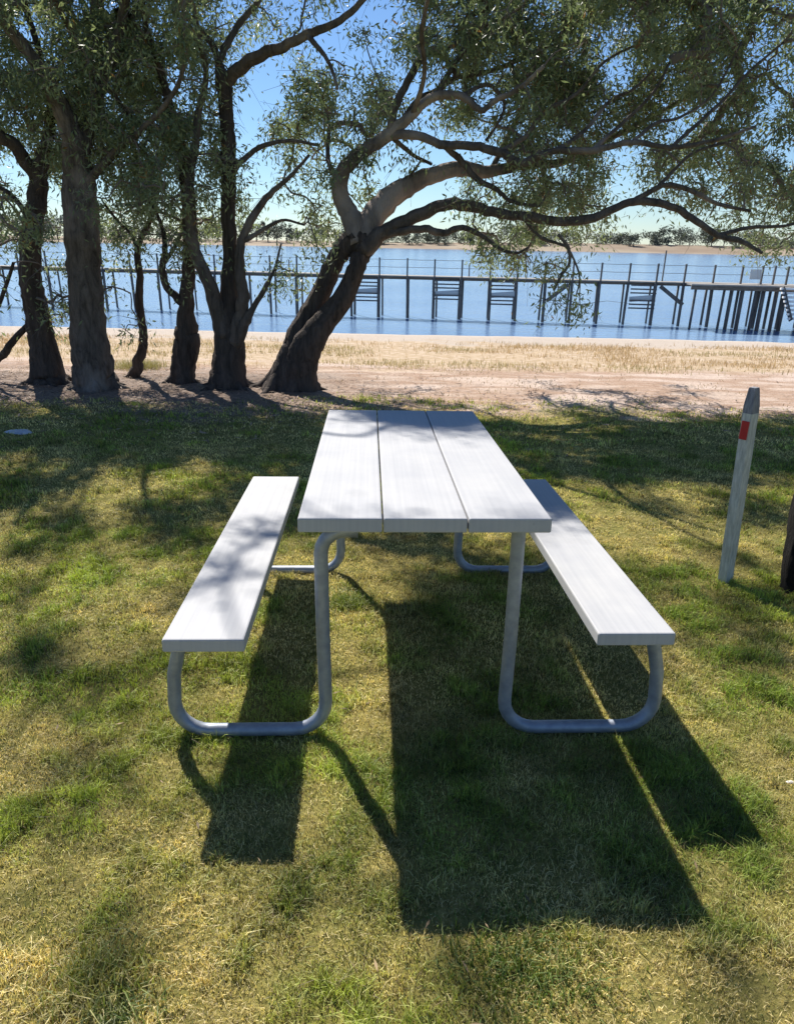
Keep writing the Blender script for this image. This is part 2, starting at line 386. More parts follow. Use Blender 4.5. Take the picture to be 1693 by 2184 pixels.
# ------------------------------------------------------------------ stake
bs = at_ground(1545, 1240); top = at_y(1608, 826, bs[1])
HS = top[2] - bs[2]
stake = empty('marker_post', tuple(bs), 'white painted timber marker post with red reflector standing in the grass', 'marker post')
Rz = np.array(Matrix.Rotation(math.radians(36), 3, 'Z'))
def rings(levels, R, base):
    mb = MB(); v = []
    for z, w, d in levels:
        for sx, sy in ((-1, -1), (1, -1), (1, 1), (-1, 1)): v.append(R @ np.array([sx * w / 2, sy * d / 2, 0]) + [base[0], base[1], base[2] + z])
    q = []; n = len(levels)
    for i in range(n - 1):
        for k in range(4): q.append([i * 4 + k, i * 4 + (k + 1) % 4, (i + 1) * 4 + (k + 1) % 4, (i + 1) * 4 + k])
    q += [[3, 2, 1, 0], [(n - 1) * 4 + k for k in range(4)]]
    mb.add(v, q); return mb
w, d = .058, .042
lean = lambda z: (top - bs)[:2] * (z / HS)
lv = [(-.08, w, d)] + [(z, w * (1 + .03 * math.sin(z * 40)), d * (1 + .03 * math.cos(z * 31))) for z in np.linspace(0, HS * .88, 14)]
mb = rings(lv, Rz, bs); vv = mb.v[0]; vv[:, 0] += (vv[:, 2] - bs[2]) / HS * (top[0] - bs[0]); mb.build('post_body', M_STAKE, stake)
lv = [(HS * .88 + .0004, w * 1.0, d * 1.0), (HS * .915, w * .98, d), (HS * .99, w * .68, d * .7), (HS, w * .6, d * .6)]
mb = rings(lv, Rz, bs); vv = mb.v[0]; vv[:, 0] += (vv[:, 2] - bs[2]) / HS * (top[0] - bs[0]); mb.build('post_tip', M_STAKETIP, stake)
zc = HS * .80; cx_ = bs + np.array([(top[0] - bs[0]) * .8, 0, zc]) + Rz @ np.array([-w / 2 - .0025, 0, 0])
mb = MB(); mb.box(cx_, (.005, d * .8, .082), Rz, bev=.002); mb.build('reflector', M_RED, stake)

# ------------------------------------------------------------------ jetty
A = at_z(530, 580, -.35); B = at_z(1480, 603, -.35)
jd = (B - A); jd /= np.linalg.norm(jd); jn = np.array([-jd[1], jd[0], 0])     # jn points away from the camera
def jpt(u, off=0.0, z=0.0):                # point of the near deck edge seen at picture column u
    d = ray(u, 600); d2 = np.array([d[0], d[1]]); a2 = A[:2]; e = jd[:2]
    t = np.linalg.solve(np.array([d2, -e]).T, a2 - CAMP[:2])
    p = CAMP[:2] + d2 * t[0]; return np.array([p[0] + jn[0] * off, p[1] + jn[1] * off, z])
DZ = -.35
jetty = empty('jetty', tuple(jpt(1100, .6, LAKEZ)), 'long dark timber jetty on thin piles crossing the blue lake', 'jetty')
J0, J1 = jpt(-150), jpt(2050)
mb = MB(); a, e = J0 + jn * .6, J1 + jn * .6
mb.bar(a + [0, 0, DZ - .03], e + [0, 0, DZ - .03], 1.2, .06); mb.build('deck', M_DECK, jetty)
mb = MB(); mb.bar(J0 + jn * .12 + [0, 0, DZ - .16], J1 + jn * .12 + [0, 0, DZ - .12], .09, .12); mb.bar(J0 + jn * 1.08 + [0, 0, DZ - .15], J1 + jn * 1.08 + [0, 0, DZ - .15], .09, .17); mb.build('deck_beam', M_BEAM, jetty)
us = [-130, -72, -14, 45, 104, 163, 222, 281, 340, 399, 460, 518, 577, 634, 692, 750, 809, 868, 926, 984, 1044, 1102, 1161, 1220, 1280, 1340, 1399, 1458, 1520, 1579, 1622, 1648, 1676, 1730, 1790, 1850, 1910, 1970]
prev = None
for u in us:
    dz = random.uniform(-.02, .02)
    mb = MB(); p = jpt(u, .02 + random.uniform(-.01, .01)); mb.box(p + [0, 0, DZ + .43 + dz], (.085, .085, 1.0)); mb.build('rail_post', M_PILE, jetty)
    for off, r in ((.0, .085), (1.1, .06)):
        q = jpt(u + random.uniform(-2, 2), off, 0); ln = random.uniform(-.06, .06); ln2 = random.uniform(-.05, .05)
        mb = MB(); r = r * random.uniform(.8, 1.2)
        mb.tube([q + [ln, ln2, -4.2], q + [ln * .5, 0, -1.5], q + [0, 0, DZ - .065]], r, 8); mb.build('pile', M_PILE, jetty, True)
for u, hh in ((609, .7), (998, .65), (1419, 1.6)):
    p = jpt(u, .9); mb = MB(); mb.box(p + [0, 0, DZ + hh / 2], (.06, .06, hh)); mb.build('rail_post', M_PILE, jetty)
mb = MB()
for z in (.86, .46):
    for i in range(len(us) - 1):
        p, q = jpt(us[i], .02), jpt(us[i + 1], .02); zs = DZ + z
        mid = (p + q) / 2; mb.bar(p + [0, 0, zs], mid + [0, 0, zs - .012], .022); mb.bar(mid + [0, 0, zs - .012], q + [0, 0, zs], .022)
mb.build('rail_wires', M_WIRE, jetty)
for a_, b_, up in ((750, 809, 6), (926, 984, 5), (1044, 1102, 6), (1346, 1402, 6)):
    p, q = jpt(a_, -.07), jpt(b_, -.07); mb = MB()
    zs = [-.2, -.4, -.6, -1.0, -1.2, -1.4][:up]
    for z in zs: mb.bar(p + [0, 0, DZ + z], q + [0, 0, DZ + z], .05, .075)
    o = mb.build('slat_panel', M_PILE, jetty)
    mb = MB(); mb.bar(p + jn * .1 + [0, 0, DZ - .95], q + jn * .1 + [0, 0, DZ - .82], .02, .28); mb.build('screen_panel', M_PANEL, jetty)
for a_, za, b_, zb in ((1168, -1.15, 1212, -.25), (1408, -.22, 1462, -1.15)):
    p, q = jpt(a_, -.1), jpt(b_, -.1); mb = MB(); mb.bar(p + [0, 0, DZ + za], q + [0, 0, DZ + zb], .06, .2); mb.build('brace', M_PILE, jetty)
# wider landing on the right with thick piles and a slatted stair, pale as the water glint between slats
L0, L1 = jpt(1462, -1.3), jpt(2100, -1.3)
mb = MB(); mb.bar(L0 + jn * .62 + [0, 0, DZ - .045], L1 + jn * .62 + [0, 0, DZ - .045], 1.26, .07); mb.build('landing_deck', M_DECK, jetty)
mb = MB(); mb.bar(L0 + jn * .05 + [0, 0, DZ - .19], L1 + jn * .05 + [0, 0, DZ - .19], .1, .2); mb.build('landing_beam', M_BEAM, jetty)
for u, r in ((1473, .07), (1536, .07), (1551, .1), (1572, .11), (1600, .08), (1617, .11), (1643, .1), (1664, .1), (1700, .1), (1740, .09), (1800, .1), (1860, .1), (1930, .1)):
    q = jpt(u, -1.15 + random.uniform(-.1, .25)); mb = MB(); mb.tube([q + [random.uniform(-.08, .02), 0, -4.2], q + [0, 0, DZ - .29]], r, 8); mb.build('landing_pile', M_PILE, jetty, True)
p, q = jpt(1593, -.2), jpt(1618, -.2); mb = MB(); mb.bar(p + [0, 0, DZ + .5], q + [0, 0, DZ + .5], .03, .5); mb.build('notice_board', M_PANEL, jetty)
p, q = jpt(1596, -.2), jpt(1598, -.2); 
stair = np.array(jpt(1642, -1.6)); mb = MB()
for k in range(8):
    o = -jn * (.12 * k) + jd * (.05 * k); mb.bar(stair + o + [0, 0, DZ - .12 - .2 * k], stair + o + jd * 1.9 + [0, 0, DZ - .12 - .2 * k], .2, .1)
mb.build('stair_tread', M_WHITEWD, jetty)
for s_ in (.1, 1.8):
    mb = MB(); mb.bar(stair + jd * s_ + [0, 0, DZ - .05], stair + jd * (s_ + .35) - jn * .95 + [0, 0, DZ - 1.6], .06, .22); mb.build('stair_stringer', M_PILE, jetty)

# ------------------------------------------------------------------ trees: limbs laid out, then twigs and leaf sprays grown from them
# each limb: list of (u, v, depth, radius in picture px at that depth)
GT = 'gum trees along the lake bank'
TREES = [
 dict(label='leaning gum tree with forked trunk spreading its limbs to the right over the lake', mat=M_BARK, limbs=[
  [(612, 846, 8.2, 56), (626, 795, 8.2, 44), (637, 742, 8.2, 36), (647, 690, 8.2, 23), (681, 630, 8.2, 20), (709, 565, 8.15, 19), (733, 530, 8.1, 21), (762, 508, 8.1, 27)],
  [(648, 848, 8.15, 40), (642, 795, 8.1, 36), (656, 745, 8.05, 33), (690, 692, 8.0, 25), (737, 630, 8.0, 21), (761, 568, 8.0, 19), (772, 535, 8.05, 22), (774, 508, 8.1, 26)],
  [(768, 515, 8.1, 28), (750, 470, 8.1, 22), (735, 440, 8.1, 19), (724, 400, 8.1, 17), (736, 360, 8.05, 16), (772, 325, 8.0, 14), (830, 287, 7.9, 13), (880, 243, 7.8, 10), (925, 207, 7.7, 9), (985, 205, 7.6, 8), (1025, 235, 7.5, 6), (1055, 215, 7.5, 6), (1105, 190, 7.4, 5), (1160, 140, 7.3, 4)],
  [(832, 285, 7.9, 10), (842, 230, 7.9, 8), (868, 175, 8.0, 8), (905, 118, 8.1, 8), (935, 108, 8.1, 7), (960, 140, 8.0, 6), (975, 165, 8.0, 5)],
  [(845, 280, 7.9, 8), (890, 215, 8.2, 7), (930, 195, 8.3, 7), (975, 165, 8.4, 6), (1050, 150, 8.5, 5), (1120, 120, 8.6, 5), (1200, 70, 8.8, 4), (1260, 10, 9, 3)],
  [(772, 520, 8.1, 27), (795, 465, 8.15, 25), (840, 415, 8.25, 22), (885, 388, 8.35, 19), (935, 370, 8.4, 16), (990, 360, 8.5, 15), (1045, 368, 8.6, 12), (1120, 350, 8.7, 10), (1200, 345, 8.8, 8), (1290, 300, 8.9, 6), (1400, 245, 9.0, 5), (1480, 190, 9.1, 4), (1560, 120, 9.2, 3)],
  [(835, 287, 7.9, 10), (890, 290, 7.7, 9), (950, 310, 7.6, 9), (1010, 312, 7.5, 9), (1065, 325, 7.4, 9), (1112, 348, 7.35, 9), (1180, 322, 7.3, 7), (1260, 322, 7.2, 7), (1346, 303, 7.1, 6), (1430, 315, 7.0, 5), (1520, 300, 6.9, 4), (1610, 270, 6.8, 3)],
  [(950, 312, 7.6, 7), (985, 345, 7.7, 7), (1015, 380, 7.7, 6), (1060, 405, 7.7, 5), (1092, 430, 7.7, 4), (1150, 440, 7.7, 3)],
  [(1430, 315, 7.0, 4), (1480, 270, 7.1, 4), (1540, 215, 7.2, 3.5), (1600, 150, 7.3, 3), (1670, 90, 7.4, 2.5)],
  [(1260, 322, 7.2, 5), (1330, 260, 7.5, 4), (1390, 200, 7.6, 3.5), (1430, 130, 7.7, 3)],
  [(776, 530, 8.05, 24), (812, 498, 8.0, 15), (850, 478, 7.95, 13), (900, 455, 7.9, 13), (945, 437, 7.85, 12), (990, 436, 7.8, 12), (1050, 452, 7.75, 10), (1120, 462, 7.7, 9), (1200, 472, 7.65, 9), (1265, 466, 7.6, 9), (1320, 440, 7.55, 8), (1370, 430, 7.5, 8), (1430, 440, 7.45, 7), (1475, 465, 7.4, 7), (1530, 502, 7.35, 6), (1580, 515, 7.3, 5), (1625, 540, 7.25, 3)],
  [(1325, 440, 7.55, 6), (1380, 412, 7.5, 6), (1420, 394, 7.5, 5), (1475, 408, 7.5, 5), (1530, 435, 7.5, 4), (1600, 450, 7.5, 3)],
  [(1395, 405, 7.5, 4), (1435, 365, 7.6, 3.5), (1480, 325, 7.7, 3), (1560, 300, 7.8, 2.5)],
  [(1530, 502, 7.35, 5), (1600, 485, 7.4, 4), (1680, 480, 7.4, 3), (1760, 450, 7.4, 2)],
  [(812, 503, 8.0, 9), (860, 492, 7.9, 8), (905, 488, 7.8, 8), (945, 497, 7.8, 7), (985, 485, 7.7, 6), (1030, 505, 7.7, 5), (1065, 530, 7.6, 4), (1100, 540, 7.6, 3), (1125, 528, 7.6, 2)],
  [(1190, 500, 7.7, 3), (1212, 530, 7.7, 4), (1214, 560, 7.7, 3), (1196, 590, 7.7, 3), (1180, 620, 7.7, 2)],
  [(1120, 470, 7.7, 4), (1150, 505, 7.7, 4), (1190, 520, 7.7, 3), (1214, 535, 7.7, 2.5), (1235, 590, 7.7, 2), (1228, 630, 7.7, 1.5)],
  [(775, 478, 8.1, 5), (800, 430, 8.2, 4), (832, 398, 8.3, 3), (870, 378, 8.3, 3), (900, 340, 8.3, 2)],
  [(724, 400, 8.1, 6), (700, 340, 8.3, 5), (700, 260, 8.5, 4), (680, 180, 8.7, 3)],
  [(880, 243, 7.8, 6), (905, 160, 7.4, 5), (900, 60, 7.0, 5), (930, -60, 6.6, 4), (980, -200, 6.2, 4)],
  [(925, 207, 7.7, 6), (1000, 90, 8.2, 5), (1080, -40, 8.6, 5), (1180, -180, 9.0, 4), (1300, -300, 9.2, 3)],
  [(1065, 325, 7.4, 6), (1120, 290, 7.5, 5), (1165, 235, 7.6, 5), (1230, 200, 7.7, 4), (1290, 130, 7.8, 3), (1370, 90, 7.9, 2.5)],
  [(1180, 322, 7.3, 5), (1240, 285, 7.5, 4), (1300, 215, 7.7, 4), (1350, 190, 7.8, 3), (1420, 120, 8.0, 2.5)],
  [(905, 118, 8.1, 6), (960, 100, 8.0, 5), (1020, 60, 7.9, 4), (1090, 30, 7.8, 3), (1150, -30, 7.7, 3)],
  [(1346, 303, 7.1, 4), (1400, 262, 7.2, 4), (1450, 250, 7.3, 3), (1520, 200, 7.4, 2.5), (1580, 90, 7.5, 2)],
  [(830, 287, 7.9, 6), (880, 330, 8.2, 4), (920, 350, 8.4, 3)], [(985, 205, 7.6, 5), (1040, 180, 7.8, 4), (1075, 220, 7.9, 4), (1060, 265, 7.9, 3), (1035, 300, 7.9, 3)],
  [(1045, 368, 8.6, 6), (1130, 200, 9.2, 5), (1230, 30, 9.6, 4), (1400, -150, 9.8, 3)],
  ]),
 dict(label='slender gum tree with three upright stems, just left of the leaning forked tree', mat=M_BARK, limbs=[
  [(486, 838, 8.25, 44), (485, 800, 8.25, 36), (488, 745, 8.25, 32), (487, 690, 8.25, 28), (490, 640, 8.25, 20), (491, 560, 8.25, 15), (488, 450, 8.25, 15), (490, 350, 8.25, 16), (487, 280, 8.25, 15), (481, 220, 8.25, 15), (476, 175, 8.25, 16), (466, 135, 8.25, 9), (455, 100, 8.25, 7), (425, 60, 8.2, 6), (385, 10, 8.1, 5), (340, -80, 8.0, 4)],
  [(477, 180, 8.25, 15), (500, 155, 8.2, 13), (545, 122, 8.1, 12), (605, 97, 8.0, 10), (655, 74, 7.9, 9), (715, 50, 7.8, 7), (770, 5, 7.7, 6), (830, -80, 7.5, 5), (900, -180, 7.3, 4)],
  [(466, 135, 8.25, 8), (490, 85, 8.35, 7), (520, 38, 8.5, 6), (560, -10, 8.6, 6), (600, -120, 8.8, 5), (640, -260, 9.0, 4)],
  [(480, 715, 8.2, 22), (463, 660, 8.15, 17), (444, 600, 8.1, 14), (420, 550, 8.1, 13), (408, 500, 8.05, 12), (402, 430, 8.0, 11), (408, 360, 8.0, 9), (418, 300, 8.0, 8), (424, 240, 8.0, 7), (440, 160, 8.0, 6), (420, 60, 7.8, 5), (400, -60, 7.5, 4)],
  [(496, 735, 8.2, 17), (512, 680, 8.15, 14), (520, 630, 8.1, 12), (512, 570, 8.1, 11), (516, 515, 8.1, 9), (538, 465, 8.1, 8), (575, 415, 8.1, 6), (620, 375, 8.1, 4), (660, 330, 8.1, 3)],
  [(505, 740, 8.2, 10), (522, 690, 8.1, 10), (540, 655, 8.1, 6), (565, 615, 8.1, 5), (585, 575, 8.1, 3), (600, 520, 8.1, 2)],
  [(492, 370, 8.25, 8), (520, 340, 8.2, 6), (560, 312, 8.1, 5), (620, 300, 8.0, 4), (680, 310, 7.9, 3)],
  [(516, 515, 8.1, 6), (545, 500, 8.1, 5), (600, 470, 8.1, 3), (650, 480, 8.1, 2)],
  [(655, 74, 7.9, 6), (700, 130, 7.7, 4), (720, 190, 7.6, 3)],
  ]),
 dict(label='short dark gum tree with swollen lower trunk beside the slender three-stemmed tree', mat=M_BARK, limbs=[
  [(386, 826, 8.5, 27), (393, 780, 8.5, 25), (398, 740, 8.5, 27), (400, 705, 8.5, 23), (398, 660, 8.5, 16), (400, 600, 8.5, 14), (405, 530, 8.5, 14), (406, 470, 8.5, 14), (400, 400, 8.5, 14), (392, 330, 8.5, 12), (370, 260, 8.5, 10), (350, 180, 8.4, 8), (320, 90, 8.2, 6), (300, -20, 8, 5), (280, -150, 7.8, 4)],
  [(398, 655, 8.5, 10), (376, 632, 8.45, 8), (355, 612, 8.4, 7), (347, 575, 8.4, 7), (352, 530, 8.4, 6), (345, 480, 8.4, 4), (320, 430, 8.4, 3)],
  [(350, 560, 8.4, 5), (372, 530, 8.4, 4), (385, 500, 8.4, 3)],
  [(392, 330, 8.5, 8), (340, 290, 8.3, 6), (280, 250, 8.1, 5), (230, 180, 7.9, 4)],
  ]),
 dict(label='thin crooked gum sapling standing between two thicker dark trunks', mat=M_BARK, limbs=[
  [(286, 808, 8.8, 13), (296, 770, 8.8, 11), (306, 735, 8.8, 9), (304, 690, 8.8, 8), (297, 640, 8.8, 8), (300, 590, 8.8, 7), (294, 545, 8.8, 7), (300, 510, 8.8, 6), (320, 470, 8.8, 5), (330, 410, 8.8, 4), (320, 330, 8.8, 3)],
  [(296, 540, 8.8, 4), (280, 500, 8.8, 3), (250, 470, 8.8, 3), (220, 430, 8.8, 2)],
  ]),
 dict(label='thickest upright gum tree with pale flaking bark, second large trunk from the left', mat=M_BARK_FLAKY, limbs=[
  [(205, 838, 8.05, 52), (200, 800, 8.05, 42), (192, 740, 8.05, 37), (186, 680, 8.05, 35), (182, 600, 8.05, 34), (178, 520, 8.05, 34), (175, 440, 8.05, 34), (170, 370, 8.05, 31), (162, 310, 8.0, 26), (135, 240, 7.9, 20), (105, 180, 7.8, 16), (60, 110, 7.7, 13), (10, 50, 7.6, 10), (-60, -60, 7.4, 8), (-120, -200, 7.2, 5)],
  [(168, 330, 8.0, 20), (195, 260, 8.1, 16), (215, 180, 8.2, 13), (250, 90, 8.3, 11), (270, -10, 8.3, 9), (300, -140, 8.2, 7), (350, -280, 8.0, 5)],
  [(175, 400, 8.0, 10), (240, 330, 7.9, 8), (310, 270, 7.7, 6), (370, 200, 7.6, 5), (400, 120, 7.5, 4)],
  [(215, 180, 8.2, 8), (160, 80, 8.0, 7), (110, -20, 7.6, 6), (90, -150, 7.2, 5)],
  ]),
 dict(label='rough-barked gum tree leaning left, leftmost of the large trunks', mat=M_BARK, limbs=[
  [(108, 830, 8.3, 42), (102, 790, 8.3, 34), (94, 740, 8.3, 28), (84, 690, 8.3, 25), (74, 640, 8.3, 23), (67, 580, 8.3, 21), (66, 520, 8.3, 21), (74, 460, 8.3, 20), (82, 410, 8.3, 19), (84, 360, 8.3, 16), (100, 300, 8.3, 11), (110, 220, 8.4, 9), (90, 130, 8.4, 7), (60, 30, 8.4, 6), (20, -100, 8.2, 5)],
  [(84, 385, 8.3, 15), (55, 345, 8.2, 14), (28, 308, 8.1, 13), (-10, 280, 8.0, 12), (-70, 220, 7.8, 9), (-140, 120, 7.6, 7), (-200, 0, 7.4, 5)],
  [(70, 480, 8.3, 6), (30, 420, 8.2, 5), (-20, 390, 8.1, 4)],
  ]),
]
# dark trunk at the right edge, mostly outside the frame
def wpt(P): return np.array(P, float)
limb_world = []     # (tree index, P (n,3), R (n,))
for ti, T in enumerate(TREES):
    for L in T['limbs']:
        A4 = []
        for (u, v, y, r) in L:
            p = at_y(u, v, y); dd = (p - CAMP) @ cF; A4.append([*p, r * dd / FPX])
        A4 = smooth_path(A4, 5); limb_world.append((ti, A4[:, :3], np.maximum(A4[:, 3], .004)))
bz = at_ground(1722, 1264); bz = bz + [0.0, 0.03, 0]
H_L = [[(0.01, 0, -.06, .125), (.01, 0, .04, .118), (.0, .0, .14, .117), (.0, .01, .25, .115), (.0, .02, .45, .11), (.04, .05, .8, .1), (.2, .1, 1.4, .085), (.5, .2, 2.1, .07), (.8, .3, 2.9, .05), (.9, .4, 3.8, .03)],
       [(.3, .12, 1.55, .05), (.6, -.1, 2.0, .04), (1.1, -.3, 2.5, .03), (1.5, -.4, 3.1, .02)], [(.55, .2, 2.3, .04), (.9, .6, 2.8, .03), (1.3, 1.0, 3.3, .02)]]
TREES.append(dict(label='dark rough trunk leaning out of the right edge beside the marker post', mat=M_BARK_DARK))
for L in H_L:
    A4 = smooth_path(np.array([[bz[0] + a, bz[1] + b_, bz[2] + c_, r] for a, b_, c_, r in L]), 5); limb_world.append((6, A4[:, :3], A4[:, 3]))
# low leafy shrub at the far left
sb = at_ground(-40, 790)
TREES.append(dict(label='thin leaning shrub stem with small leaves at the far left edge', mat=M_BARK))
for L in ([(-55, 800, 8.4, 9), (0, 765, 8.35, 8), (32, 722, 8.3, 7), (70, 682, 8.3, 5), (82, 640, 8.3, 3)], [(-30, 785, 8.4, 6), (-20, 700, 8.3, 5), (10, 620, 8.2, 4), (30, 560, 8.1, 3)], [(-40, 790, 8.4, 5), (-90, 700, 8.4, 4), (-120, 600, 8.4, 3)]):
    A4 = []
    for (u, v, y, r) in L:
        p = at_y(u, v, y); dd = (p - CAMP) @ cF; A4.append([*p, r * dd / FPX])
    A4 = smooth_path(A4, 5); limb_world.append((7, A4[:, :3], A4[:, 3]))

# --- where the leaf sprays hang (how dense the crown is, column by column), and where their shade may fall
DENS = [
 # -300 ... extended two columns either side
 "78" "7899965433798798864" "43",
 "78" "8999875227 8998888754"[0:5].replace(' ', '') + "",
]
ROWS = {  # v of row centre : densities for u = -150,-50, 50,150,...,1650, 1750,1850
 -280: [4,5, 5,5,5,5,5,4,4,4,4,5,5,5,5,5,5,5,4, 3,3],
 -200: [5,6, 6,6,6,6,6,5,4,4,4,6,6,6,6,6,6,6,5, 4,3],
 -120: [6,7, 7,7,8,7,7,5,4,4,4,7,7,7,7,7,7,6,5, 4,3],
 -40: [7,7, 7,8,9,7,7,4,4,3,4,8,8,8,8,8,8,7,5, 5,4],
  40: [7,7, 6,8,9,6,6,4,3,2,4,7,9,8,8,7,8,7,5, 5,4],
 120: [7,7, 7,9,9,8,6,0,2,2,1,7,8,9,8,7,8,7,5, 4,4],
 200: [7,8, 8,9,9,9,5,2,7,7,6,6,5,8,9,8,7,6,4, 4,3],
 280: [6,7, 6,8,9,9,6,3,7,6,2,2,4,8,8,5,6,6,5, 4,3],
 360: [6,5, 4,5,8,9,8,2,5,4,1,1,3,7,7,5,6,7,6, 5,4],
 440: [6,5, 4,3,6,7,5,3,4,2,0,0,6,8,7,3,2,6,6, 5,4],
 520: [6,6, 4,2,5,4,1,2,4,0,0,2,5,5,2,0,0,1,5, 5,4],
 600: [5,6, 4,3,3,1,0,1,1,0,0,0,0,0,0,0,0,0,0, 0,0],
 670: [4,5, 4,3,3,0,0,0,0,0,0,0,0,0,0,0,0,0,0, 0,0]}
ucs = [-150 + 100 * i for i in range(21)]
SHADE = [  # u, v, ru, rv, strength
 (1300, 866, 420, 11, .7), (1640, 892, 90, 8, .9), (980, 868, 120, 10, .6), (320, 930, 330, 20, .8), (1250, 1010, 220, 22, .9), (250, 1000, 90, 14, .7), (1400, 1090, 70, 18, .5), (1640, 1100, 70, 24, .5), (650, 1080, 60, 60, .6), (100, 1130, 110, 20, .5), (330, 1180, 120, 26, .6), (1500, 1190, 60, 16, .5), (30, 1400, 70, 60, .4), (130, 1690, 70, 60, .5), (420, 1700, 40, 40, .3), (1480, 1960, 60, 60, .4), (900, 1250, 60, 30, .5),
 (60, 920, 130, 16, 1), (200, 900, 260, 26, .8), (500, 905, 260, 34, .9), (620, 960, 150, 40, .8), (350, 965, 120, 18, .6), (100, 960, 150, 12, .5),
 (40, 1050, 100, 38, .9), (420, 1110, 150, 32, .9), (180, 1190, 180, 30, .55), (560, 1160, 90, 40, .7), (560, 1050, 80, 30, .5), (1300, 975, 260, 48, 1), (1150, 920, 180, 22, .9), (1560, 930, 140, 20, .6),
 (1560, 1010, 90, 26, .5), (1620, 1280, 120, 26, .9), (1500, 1300, 160, 30, .8), (1560, 1400, 190, 40, .8), (1640, 1210, 60, 20, .4), (870, 1190, 120, 50, .8), (1100, 1200, 140, 50, .7),
 (120, 1430, 160, 40, .8), (180, 1560, 80, 110, .7), (60, 1290, 60, 20, .3), (400, 1440, 120, 30, .5), (560, 1960, 150, 110, .9), (720, 1900, 120, 90, .8), (230, 1850, 60, 60, .5),
 (1010, 2110, 190, 60, .8), (1580, 2010, 110, 80, .6), (1640, 2120, 80, 60, .3), (280, 2130, 90, 40, .25), (700, 1480, 40, 40, .2), (330, 1300, 90, 20, .3)]
GN = np.array([0, math.sin(SL), math.cos(SL)])
def shade_at(u, v):
    if v < 960: base = .5
    elif v < 1000: base = .3
    elif v < 1160: base = .05
    else: base = .003
    for (a, b_, ru, rv, s) in SHADE:
        q = ((u - a) / ru) ** 2 + ((v - b_) / rv) ** 2
        if q < 1.3: base = max(base, s)
    return base
def shadow_ok(P, strict=1.0):
    G = P - SUNV * ((GN @ P) / (GN @ SUNV))
    # keep the sun on the table top and benches except their far ends
    Pt = P - SUNV * ((GN @ P - TH) / (GN @ SUNV)); x, y = Pt[0] - TX, Pt[1] - TY
    if P[2] > .9 and -.55 < x < .55 and -.2 < y < 1.75:
        if not (y > 1.3 and x > -.15): return random.random() < .002
    Pb = P - SUNV * ((GN @ P - BH) / (GN @ SUNV)); x, y = Pb[0] - TX, Pb[1] - TY
    if P[2] > .9 and -.85 < x < -.35 and -.2 < y < 1.7: return random.random() < .002
    if P[2] > .9 and .35 < x < .95 and -.2 < y < 1.7 and not (y > .95): return random.random() < .005
    # and on the grass that shows the table's own crisp shadow edges
    if G[1] < .2: return True
    u, v, dd = project(G)
    if not (-200 < u < 1900 and 840 < v < 2300): return True
    return random.random() < shade_at(u, v) * strict
clusters = []
for v0, row in ROWS.items():
    for u0, dn in zip(ucs, row):
        n = dn ** 2.1 * .19
        n = int(n) + (random.random() < n - int(n))
        for _ in range(n):
            for tries in range(14):
                u = u0 + random.uniform(-58, 58); v = v0 + random.uniform(-46, 46)
                gate = (float(fbm(u / 62, v / 44, 1.0, 3)) - .44 - .022 * (5 - dn)) * 12
                if random.random() > gate: continue
                y = np.clip(random.gauss(8.75, .7 + (0.25 if v < 150 else 0)), 7.2, 10.8)
                if v > 560: y = random.uniform(7.7, 8.6)
                P_ = at_y(u, v, y)
                if shadow_ok(P_): clusters.append(P_); break
            else:
                if random.random() < .06 * dn and float(fbm(u / 85, v / 60, 1.0, 3)) > .5: clusters.append(at_y(u, v, random.uniform(9.5, 11.5)))
n_view = len(clusters)
# overhead sprays above the frame, which cast the soft patches on the lawn
for (a, b_, ru, rv, s) in SHADE:
    g0 = at_ground(a - ru, b_); g1 = at_ground(a + ru, b_); g2 = at_ground(a, b_ - rv); g3 = at_ground(a, b_ + rv)
    area = math.pi / 4 * abs(g1[0] - g0[0]) * abs(g2[1] - g3[1])
    n = int(area * s * 17) + 1
    for _ in range(n):
        for tries in range(20):
            r_ = math.sqrt(random.random()); th = random.uniform(0, 6.28)
            G = at_ground(a + ru * r_ * math.cos(th), b_ + rv * r_ * math.sin(th))
            h = random.uniform(3.6, 7.6); P_ = G + SUNV / SUNV[2] * h
            uu, vv_, dd = project(P_)
            if vv_ > -70 or not (5.0 < P_[1] < 11.5): continue
            Pt = P_ - SUNV * ((GN @ P_ - TH) / (GN @ SUNV)); x, y = Pt[0] - TX, Pt[1] - TY
            if -.9 < x < .9 and -.15 < y < 1.25: continue
            Pb = P_ - SUNV * ((GN @ P_ - BH) / (GN @ SUNV)); x, y = Pb[0] - TX, Pb[1] - TY
            if (-1.0 < x < -.25 and -.3 < y < 1.7) or (.3 < x < 1.0 and -.3 < y < .9): continue
            clusters.append(P_); break
for (x0, x1, y0, y1, zp, n) in ((-.3, .38, 1.45, 1.6, TH, 26), (-.12, .32, 1.28, 1.42, TH, 16), (.5, .72, 1.0, 1.6, BH, 26), (-.1, .4, 1.62, 1.9, TH, 8), (-.62, -.55, .62, .75, BH, 1), (-.75, -.6, .3, .34, BH, 1), (-.2, .2, 1.2, 1.23, TH, 1)):  # more overhead sprays, added to shade the table's far end and the benches
    for _ in range(n):
        h = random.uniform(3.8, 5.5); P_ = from_ground([TX + random.uniform(x0, x1), TY + random.uniform(y0, y1), zp]) + SUNV / SUNV[2] * h
        clusters.append(P_)
for (u, v, n) in ((1182, 640, 1), (1236, 650, 1), (1212, 585, 1), (600, 560, 1), (640, 590, 1), (590, 600, 1)):
    clusters.append(at_y(u, v, 7.7 if u > 1000 else 8.1))
for _ in range(60):   # crown of the edge trunk
    clusters.append(np.array([bz[0] + random.uniform(.45, 2.0), bz[1] + random.uniform(-.9, 1.3), bz[2] + random.uniform(2.1, 4.2)]))
C = np.array(clusters)
print('clusters', n_view, len(C))
